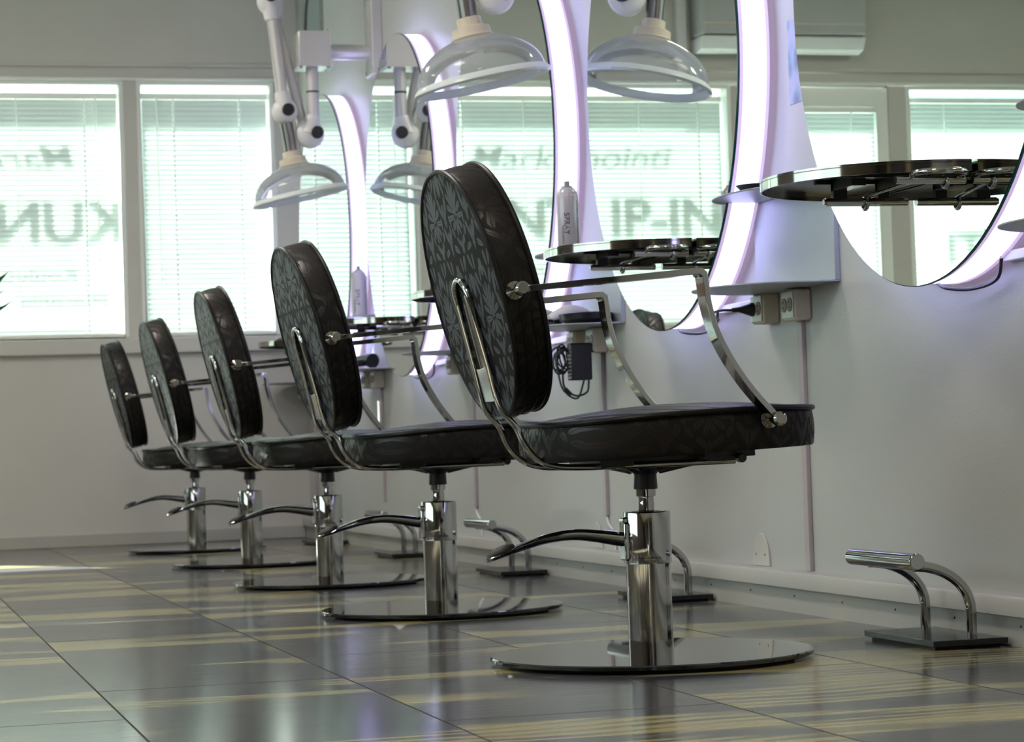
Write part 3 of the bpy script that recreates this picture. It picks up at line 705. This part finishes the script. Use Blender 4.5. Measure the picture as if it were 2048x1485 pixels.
# ------------------------------------------------------------------ fume extraction arms
def fume_arm(Y, label):
    t = empty('fume_extraction_arm', (XW, Y, 2.10), label, 'extraction arm', 'fume extraction arms above the mirrors')
    def L(x, z, dy=0.0): return Vector((x-XW, dy, z-2.10))
    G().box(-0.045, -0.075, -0.10, 0.0, 0.075, 0.62).obj('wall_plate', M_ALU, t, bevel=0.004)
    g = G()
    for z in (-0.08, 0.04, 0.25):
        for dy in (-0.06, 0.06): g.cyl((-0.048, dy, z), (-0.045, dy, z), 0.006, 10)
    g.obj('bolts', M_GREYP, t)
    G().cyl(L(2.09, 2.10), L(1.905, 2.10), 0.033, 28).obj('wall_arm', M_ALU, t)
    bx = G().box(1.778-XW, -0.068, 2.036-2.10, 1.908-XW, 0.068, 2.180-2.10).obj('junction_box', M_ALU, t, bevel=0.004)
    g = G(); g.box(1.770-XW, -0.076, 2.030-2.10, 1.916-XW, 0.076, 2.038-2.10); g.box(1.905-XW, -0.072, 2.03-2.10, 1.911-XW, 0.072, 2.19-2.10)
    g.obj('cover_flange', M_ALU, bx)
    g = G()
    for x in (1.785, 1.90):
        g.cyl(L(x, 2.022, -0.066), L(x, 2.030, -0.066), 0.007, 8)
    g.obj('screws', M_GREYP, bx)
    G().box(1.800-XW, -0.045, 2.18-2.10, 1.890-XW, 0.045, ZTOP-2.10-0.001).obj('riser_duct', M_DUCT, t)
    G().tube(bez([L(1.82, 2.19), L(1.83, 2.3, 0.01), L(1.85, 2.45, -0.01), L(1.84, 2.6), L(1.84, 2.9)]), 0.006, 8).obj('riser_cable', M_CABLE, t)
    G().cyl(L(1.842, 2.03), L(1.842, 1.80), 0.026, 24).obj('drop_tube', M_ALU, t)
    G().cyl(L(1.842, 1.935), L(1.842, 1.928), 0.0275, 24).obj('tube_band', M_BLACKP, t)
    def joint(x, z, r, kx, kz, upx, upz, ks=-1):
        g = G(); c = L(x, z)
        g.sphere(c, r, 0.036, r); 
        g.tube([c, L(upx, upz)], [r*0.72, 0.030], 24)
        b = g.obj('swivel_joint', M_WHITEP, t)
        k = L(kx, kz)
        G().lathe([(0.026, 0.0), (0.026, 0.022), (0.021, 0.028), (0.0, 0.028)], 24, (k.x, -0.026, k.z), RX).obj('tightening_knob', M_BLACKP, b)
    joint(1.825, 1.755, 0.062, 1.850, 1.757, 1.842, 1.83)
    joint(1.722, 1.850, 0.056, 1.730, 1.852, 1.712, 1.93)
    joint(1.672, 2.310, 0.055, 1.672, 2.330, 1.68, 2.235)
    G().cyl(L(1.713, 1.92), L(1.680, 2.26), 0.0245, 20).obj('outer_arm', M_ALU, t)
    G().cyl(L(1.690, 2.28, 0.045), L(1.812, 1.77, 0.045), 0.0245, 20).obj('inner_arm', M_ALU, t)
    g = G(); g.sphere(L(1.812, 1.765, 0.03), 0.045, 0.03, 0.045); g.sphere(L(1.688, 2.285, 0.03), 0.045, 0.03, 0.045); g.obj('arm_coupling', M_WHITEP, t)
    # dome
    ang = radians(-11.3); R = Matrix.Rotation(ang, 3, 'Y'); c0 = L(1.778, 1.502)
    ax = R @ Vector((0, 0, 1))
    prof = [(0.192*cos(a), 0.128*sin(a)) for a in [radians(90)*i/16 for i in range(14)]]
    g = G(); g.lathe(prof, 56, c0, R); nf = [i for i, f in enumerate(g.f) if len(f) < 20]
    g.f = [g.f[i] for i in nf]; g.m = [g.m[i] for i in nf]; g.sm = [g.sm[i] for i in nf]
    dm = g.obj('hood_dome', M_DOME, t)
    g = G(); pr = [(0.186, 0.004), (0.190, -0.012), (0.198, -0.020), (0.207, -0.014), (0.204, -0.006), (0.194, 0.004), (0.186, 0.004)]
    vs = []; n = 72
    for r, z in pr: vs += [c0+R @ Vector((r*cos(2*pi*k/n), r*sin(2*pi*k/n), z)) for k in range(n)]
    g.add(vs, [(i*n+k, i*n+(k+1) % n, (i+1)*n+(k+1) % n, (i+1)*n+k) for i in range(len(pr)-1) for k in range(n)], True)
    rim = g.obj('hood_rim', M_DOMER, dm)
    me = text_mesh('FUMEX', 0.013, 0.0002); me.materials.append(M_ALU)
    for v in me.vertices:
        a = radians(-71)-v.co.x/0.200
        p = Vector((0.2045*cos(a), 0.2045*sin(a), -0.018+v.co.y)); v.co = c0+R @ p
    o = bpy.data.objects.new('rim_lettering', me); C.objects.link(o); o.parent = rim
    top = c0+ax*0.122
    g = G(); g.lathe([(0.062, 0.0), (0.064, 0.004), (0.058, 0.008), (0.056, 0.030), (0.046, 0.034), (0.037, 0.036), (0.036, 0.060), (0.030, 0.062)], 40, top, R)
    g.obj('hood_collar', M_BEIGEP, t)
    G().tube([top+ax*0.05, L(1.735, 1.74), L(1.725, 1.80)], 0.0275, 24).obj('hood_tube', M_STEELB, t)
    return t
fume_arm(6.87, 'white fume extraction arm whose clear dome hangs above the nearest chair back')
fume_arm(9.96, 'white fume extraction arm with junction box and dome, farther along the wall by the windows')

# ------------------------------------------------------------------ plant on the sill
t = empty('potted_plant', (0.530, 7.5, 0.62), 'green leafy plant cut by the left frame edge in front of the window', 'plant')
st = tag(G().box(0.27, 7.38, 0.0, 0.51, 7.62, 0.62).obj('plant_stand', M_BACKW, bevel=0.004), 'pale plant stand at the left frame edge', 'stand')
st.location.x = -0.22; t.location.x = 0.175
G().lathe([(0.055, 0), (0.075, 0.13), (0.082, 0.13), (0.082, 0.15), (0.070, 0.15), (0.065, 0.12), (0, 0.12)], 28).obj('pot', M_POT, t)
g = G(); st_ = G()
for i in range(170):
    a = random.uniform(0, 2*pi); el = random.uniform(-0.5, 1.1); r = random.uniform(0.12, 0.24)
    c = Vector((cos(a)*cos(el)*r, sin(a)*cos(el)*r*0.45, 0.29+0.8*sin(el)*r))
    dirv = (c-Vector((0, 0, 0.12))).normalized(); side = dirv.cross(Vector((0, 0, 1))).normalized(); nn = side.cross(dirv)
    Ls, ws = 0.075, 0.024
    pts = [c, c+dirv*Ls*0.35+side*ws+nn*0.006, c+dirv*Ls, c+dirv*Ls*0.35-side*ws+nn*0.006, c+dirv*Ls*0.45-nn*0.004]
    g.add(pts, [(0, 1, 4), (1, 2, 4), (2, 3, 4), (3, 0, 4)], True)
    st_.tube([(0, 0, 0.11), c*0.5+Vector((0, 0, 0.08)), c], 0.0016, 5)
g.obj('leaves', M_GREEN, t); st_.obj('stems', M_GREEN, t)

# ------------------------------------------------------------------ footrests
FRL = ['chrome footrest on a black base standing free at the right', 'chrome footrest behind the column of the nearest chair',
       'chrome footrest between the columns of the two nearest chairs', 'chrome footrest behind the column of the second chair', 'farthest chrome footrest, behind the third chair']
def make_footrest():
    t = empty('footrest', (1.940, 4.395, 0), FRL[0], 'footrest', 'footrests along the mirror wall')
    G().box(0.0, -0.165, 0.006, 0.155, 0.165, 0.018).obj('base_plate', M_DISCE, t, bevel=0.0012)
    G().box(0.010, -0.150, 0.0, 0.145, 0.150, 0.006).obj('base_pad', M_RUBBER, t)
    z = 0.168
    g = G(); g.cyl((-0.02, -0.150, z), (-0.02, 0.165, z), 0.0165, 28)
    bar = g.obj('foot_bar', M_CHROME, t, bevel=0.003)
    for y in (-0.105, 0.105):
        pts = [(0.108, y, 0.018), (0.108, y, 0.070)]+[(0.108-0.118*(1-cos(a)), y, 0.070+0.088*sin(a)) for a in [radians(90)*i/14 for i in range(1, 15)]]
        G().tube(pts, 0.0105, 16).obj('leg_tube', M_CHROME, t)
    return t
fr = make_footrest()
FY = [4.395, 6.06, 7.63, 9.29, 10.95]
for k in range(1, 5):
    c = copy_tree(fr); c.location = (1.940, FY[k], 0); c['label'] = FRL[k]

# ------------------------------------------------------------------ styling chairs
def sup(a, b, n, N=72):
    out = []
    for k in range(N):
        t = 2*pi*k/N; c, s_ = cos(t), sin(t)
        out.append((a*abs(c)**(2/n)*(1 if c >= 0 else -1), b*abs(s_)**(2/n)*(1 if s_ >= 0 else -1)))
    return out
def cushion(outline, t, M, o, round0=0.010, round1=0.006, crown0=0.0, crown1=0.0, inset=0.0, rings=8):
    """pad between local z=0 and z=t over an outline; slightly barrelled side, crowned faces"""
    g = G(); n = len(outline); vs = []
    def ring(s_, z): return [o+M @ Vector((x*s_, y*s_, z)) for x, y in outline]
    R = []
    for i in range(rings): q = i/rings; R.append((q, -crown0*(1-q*q)) )
    lay = []
    for i in range(1, 7): q = i/7; lay.append((q*0.97, -crown0*(1-q**2)))
    lay.append((0.985, 0.0)); 
    for i in range(0, 7):
        q = i/6; lay.append((0.995+0.012*sin(pi*q), round0*0.3+(t-0.6*round0)*q))
    lay.append((0.985, t))
    for i in range(6, 0, -1): q = i/7; lay.append((q*0.97, t+crown1*(1-q**2)))
    for s_, z in lay: vs += ring(s_, z)
    c0 = len(vs); vs.append(o+M @ Vector((0, 0, -crown0))); vs.append(o+M @ Vector((0, 0, t+crown1)))
    fs = []
    for i in range(len(lay)-1): fs += [(i*n+k, i*n+(k+1) % n, (i+1)*n+(k+1) % n, (i+1)*n+k) for k in range(n)]
    L = len(lay)-1
    fs += [(c0, (k+1) % n, k) for k in range(n)]+[(c0+1, L*n+k, L*n+(k+1) % n) for k in range(n)]
    g.add(vs, fs, True); return g
CHL = ['nearest black damask styling chair with chrome arms', 'second black damask styling chair of the row, just left of the nearest',
       'middle black damask styling chair, third from either end of the row', 'fourth black damask styling chair, second from the window wall', 'farthest black damask styling chair, by the window wall']
def make_chair():
    t = empty('styling_chair', (CHAIRS[0][0], CHAIRS[0][1], 0), CHL[0], 'chair', 'styling chairs in a row')
    # --- base
    G().lathe([(0.270, 0.0), (0.270, 0.006)], 72).obj('base_pad', M_RUBBER, t)
    bp = G().lathe([(0.303, 0.006), (0.3065, 0.008), (0.3065, 0.0135), (0.3045, 0.0160)], 128).obj('base_disc', M_DISC, t)
    G().lathe([(0.0425, 0.016), (0.0425, 0.183)], 64).obj('lower_column', M_CHROME, t)
    uc = G(); uc.lathe([(0.0445, 0.183), (0.0450, 0.186), (0.0450, 0.279), (0.0435, 0.2820), (0.030, 0.2822), (0.030, 0.276)], 64)
    uc = uc.obj('upper_column', M_CHROME, t)
    me = text_mesh('Salon Ambience', 0.0068, 0.00005); me.materials.append(M_INK)
    m2 = text_mesh('made in Italy', 0.0040, 0.00005); m2.materials.append(M_INK)
    for m_, z0 in ((me, 0.193), (m2, 0.188)):
        for v in m_.vertices:
            a = radians(-103)+v.co.x/0.0452; v.co = Vector(((0.04515+v.co.z)*cos(a), (0.04515+v.co.z)*sin(a), z0+v.co.y))
        oo = bpy.data.objects.new('maker_lettering', m_); C.objects.link(oo); oo.parent = uc
    pi_ = G(); pi_.lathe([(0.018, 0.276), (0.018, 0.283), (0.0155, 0.284), (0.0155, 0.298), (0.0145, 0.303), (0.0150, 0.310), (0.0190, 0.3105), (0.0190, 0.3235), (0.0150, 0.3240)], 32).obj('piston', M_CHROME, t)
    g = G(); g.lathe([(0.0225, 0.3240), (0.0230, 0.3265), (0.0215, 0.352), (0.030, 0.362), (0.030, 0.368)], 32)
    g.obj('post_sleeve', M_BLACKP, t)
    # --- seat mechanism
    tilt = radians(-2.2); RT = Matrix.Rotation(tilt, 3, 'Y'); os = Vector((0, 0, 0.386))
    g = G()
    def bx(x0, y0, z0, x1, y1, z1):
        b = len(g.v); g.box(x0, y0, z0, x1, y1, z1)
        for i in range(b, len(g.v)): g.v[i] = os+RT @ g.v[i]
    bx(-0.12, -0.105, -0.014, -0.055, 0.105, 0.003); bx(0.085, -0.105, -0.012, 0.185, 0.105, 0.003)
    bx(-0.060, -0.055, -0.016, 0.120, 0.055, 0.003)
    for s_ in (-1, 1):
        for x0, x1 in ((-0.09, -0.02), (0.16, 0.02)):
            g.tube(bez([os+RT @ Vector((x0, 0.085*s_, -0.006)), os+RT @ Vector(((x0+x1)/2, 0.05*s_, -0.014)), os+Vector((x1, 0.02*s_, -0.026))], 5), 0.0085, 8)
    g.cyl(os+Vector((0.150, -0.11, -0.008)), os+Vector((0.150, -0.13, -0.008)), 0.009, 12)
    g.obj('seat_mechanism', M_BLACKM, t, bevel=0.002)
    # --- pump lever
    path = bez([(-0.036, 0, 0.234), (-0.06, 0, 0.236), (-0.10, 0, 0.242), (-0.148, 0, 0.246), (-0.20, 0, 0.240), (-0.25, 0, 0.226), (-0.285, 0, 0.214), (-0.318, 0, 0.203)], 5)
    g = G(); N = len(path); vs = []
    for i, p in enumerate(path):
        q = i/(N-1); hw = 0.012+0.010*max(0, q-0.55)/0.45 if q < 0.93 else 0.022*sqrt(max(0.02, 1-((q-0.93)/0.07)**2))
        th = 0.0130*(1-q)+0.0062
        tn = (path[min(i+1, N-1)]-path[max(i-1, 0)]).normalized(); up_ = Vector((tn.z, 0, -tn.x)); up_ = up_ if up_.z > 0 else -up_
        for k in range(12):
            a = 2*pi*k/12; vs.append(p+Vector((0, 1, 0))*hw*cos(a)+up_*th*(sin(a) if sin(a) < 0 else 0.55*sin(a)))
    n = 12; fs = [(i*n+k, i*n+(k+1) % n, (i+1)*n+(k+1) % n, (i+1)*n+k) for i in range(N-1) for k in range(n)]+[tuple(range(n)), tuple(range((N-1)*n, N*n))[::-1]]
    g.add(vs, fs, True); lv = g.obj('pump_lever', M_CHROME, t)
    g = G(); g.sphere((-0.289, 0, 0.2175), 0.027, 0.019, 0.0105)
    for i, v in enumerate(g.v): v.z += (v.x+0.288)*0.36
    g.obj('pedal_pad', M_RUBBER, lv)
    g = G(); g.box(-0.0505, -0.017, 0.190, -0.040, 0.017, 0.262); g.cyl((-0.046, -0.012, 0.266), (-0.046, 0.012, 0.266), 0.0065, 12); g.obj('lever_bracket', M_CHROME, uc, bevel=0.003)
    # --- seat
    ol = sup(0.262, 0.272, 2.9, 96); so = Vector((0.042, 0, 0.3895))
    g = cushion(ol, 0.072, RT, so, crown1=0.023, crown0=0.0)
    st = g.obj('seat', M_DAM_SHADED, t)
    g = G(); g.tube([so+RT @ Vector((x*1.003, y*1.003, 0.0725+0.003*sin(6*pi*k/96))) for k, (x, y) in enumerate(ol)], 0.0052, 8, closed=True); g.obj('seat_piping', M_PIPE, st)
    # --- backrest
    lean = 0.241
    nx = Vector((cos(lean), 0, sin(lean))); vx = Vector((-sin(lean), 0, cos(lean)))     # normal to the front, up
    MB = Matrix(((0, vx.x, nx.x), (1, vx.y, nx.y), (0, vx.z, nx.z)))                   # (a,b,c) -> width, height, depth
    bo = Vector((1.094-1.430, 0, 0.6975)); ob_ = sup(0.245, 0.2385, 2.12, 96); T = 0.066
    g = cushion(ob_, T, MB, bo, crown1=0.016, crown0=0.004)
    bk = g.obj('backrest', M_DAM_SHADED, t)
    g = G(); n = len(ob_); vs = []; fs = []; lay = [0.01, 0.35, 0.6, 0.8, 0.9, 0.965, 0.985]
    for s_ in lay: vs += [bo+MB @ Vector((x*s_, y*s_, -0.0045*(1-s_**2)-0.0012)) for x, y in ob_]
    for i in range(len(lay)-1): fs += [(i*n+k, i*n+(k+1) % n, (i+1)*n+(k+1) % n, (i+1)*n+k) for k in range(n)]
    fs.append(tuple(range(n))); g.add(vs, fs, True); g.obj('back_cover', M_DAM_COOL, bk)
    for nm, z_, sc_ in (('rear_piping', 0.0, 0.999), ('front_piping', T, 0.999)):
        g = G(); g.tube([bo+MB @ Vector((x*sc_, y*sc_, z_)) for x, y in ob_], 0.0048, 8, closed=True); g.obj(nm, M_PIPE, bk)
    g = G()
    for q in (0.33, 0.66):      # two seams on the lower side
        pts = [bo+MB @ Vector((x*1.012, y*1.012, T*q)) for x, y in ob_ if y < -0.05]
        g.tube(pts, 0.0011, 5)
    g.obj('side_seam', M_PIPE, bk)
    # --- tube bracket
    def R_(z, off): c = (z-bo.z)/cos(lean); return Vector((bo.x-sin(lean)*c, 0, z))-nx*off
    g = G(); rt_ = 0.0060; off = 0.0115
    left = []
    low = [Vector((0.16, 0, 0.3725)), Vector((-0.05, 0, 0.3705)), Vector((-0.14, 0, 0.3700))]
    bend = [Vector((-0.195, 0, 0.374)), Vector((-0.228, 0, 0.388)), Vector((-0.252, 0, 0.415)), Vector((-0.268, 0, 0.450))]
    upz = [0.49, 0.56, 0.64, 0.69]
    prof = low+bend+[R_(z, off) for z in upz]
    def wy(i): return 0.060-0.011*min(1.0, max(0.0, (i-5)/5))
    L_ = [Vector((p.x, -wy(i), p.z)) for i, p in enumerate(prof)]; L_ = bez(L_, 6)
    w0 = wy(len(prof)-1); top = R_(0.69, off); topc = []
    for i in range(1, 14):
        a = pi*i/14; dz = w0*0.82*sin(a); topc.append(Vector((top.x-dz*sin(lean)/cos(lean), -w0*cos(a), top.z+dz)))
    Rr = [Vector((p.x, -p.y, p.z)) for p in L_][::-1]
    g.tube(L_+topc+Rr, rt_, 14); br = g.obj('back_bracket', M_CHROME, t)
    g = G(); vs = []
    for z in (0.70, 0.515): 
        for y in (-0.036, 0.036): vs.append(R_(z, 0.0065)+Vector((0, y, 0)))
    g.add(vs+[v+nx*0.003 for v in vs], [(0, 1, 3, 2), (4, 6, 7, 5), (0, 2, 6, 4), (1, 5, 7, 3), (0, 4, 5, 1), (2, 3, 7, 6)], False)
    g.obj('bracket_plate', mat('smoked_chrome', (0.10, 0.11, 0.12), 0.10, 1.0), br)
    g = G(); vs = []
    for z in (0.565, 0.500):
        for y in (-0.040, 0.040): vs.append(R_(z, 0.0125)+Vector((0, y, 0)))
    g.add(vs+[v+nx*0.008 for v in vs], [(0, 1, 3, 2), (4, 6, 7, 5), (0, 2, 6, 4), (1, 5, 7, 3), (0, 4, 5, 1), (2, 3, 7, 6)], False)
    g.obj('bracket_clip', M_CHROME, br, bevel=0.002)  # clip enlarged to stand in for light reflected low on the plate
    # --- armrests
    for s_ in (-1, 1):
        y = 0.300*s_; DX = -0.010
        P = [(-0.293, 0.690), (-0.27, 0.6915), (-0.24, 0.694), (0.018, 0.7145), (0.024, 0.7145)]
        Q = bez([(0.0305, 0, 0.709), (0.033, 0, 0.690), (0.037, 0, 0.655), (0.051, 0, 0.605), (0.078, 0, 0.552), (0.112, 0, 0.503), (0.148, 0, 0.462), (0.156, 0, 0.453)], 5)
        pts = [Vector((a+DX, 0, b)) for a, b in P]+[Vector((q.x+DX, 0, q.z)) for q in Q]
        g = G(); N = len(pts); vs = []
        for i, p in enumerate(pts):
            tn = (pts[min(i+1, N-1)]-pts[max(i-1, 0)]).normalized(); nn = Vector((-tn.z, 0, tn.x))
            e = min(i, N-1-i); hw = 0.005 if e == 0 else (0.006 if e == 1 else (0.014 if e == 2 else 0.021)); th = 0.0052
            if i in (3, 4, 5): th = 0.0060
            for a, b in ((-hw, -th), (hw, -th), (hw, th), (-hw, th)): vs.append(p+Vector((0, y+a, 0))+nn*b)
        fs = [(i*4+k, i*4+(k+1) % 4, (i+1)*4+(k+1) % 4, (i+1)*4+k) for i in range(N-1) for k in range(4)]+[(0, 1, 2, 3), (N*4-1, N*4-2, N*4-3, N*4-4)]
        g.add(vs, fs, True); ar = g.obj('armrest', M_CHROME, t, bevel=0.0016)
        for (kx, kz, yin) in ((-0.302, 0.690, 0.247), (0.160, 0.447, 0.274)):
            g = G(); R3 = RX if s_ < 0 else RX.inverted()
            g.lathe([(0.0165, 0.0), (0.0165, 0.006), (0.0085, 0.008), (0.0085, 0.046), (0.0130, 0.048), (0.0130, 0.060), (0.0095, 0.064), (0.0, 0.064)], 28, (kx+DX, (yin-0.004)*s_, kz), R3)
            g.obj('mounting_knob', M_STEEL, ar)
    return t
ch = make_chair()
YAW = [0, 0.01, -0.01, 0.012, 0.0]
for k in range(1, 5):
    c = copy_tree(ch); c.location = (CHAIRS[k][0], CHAIRS[k][1], 0); c.rotation_euler = (0, 0, YAW[k]); c['label'] = CHL[k]
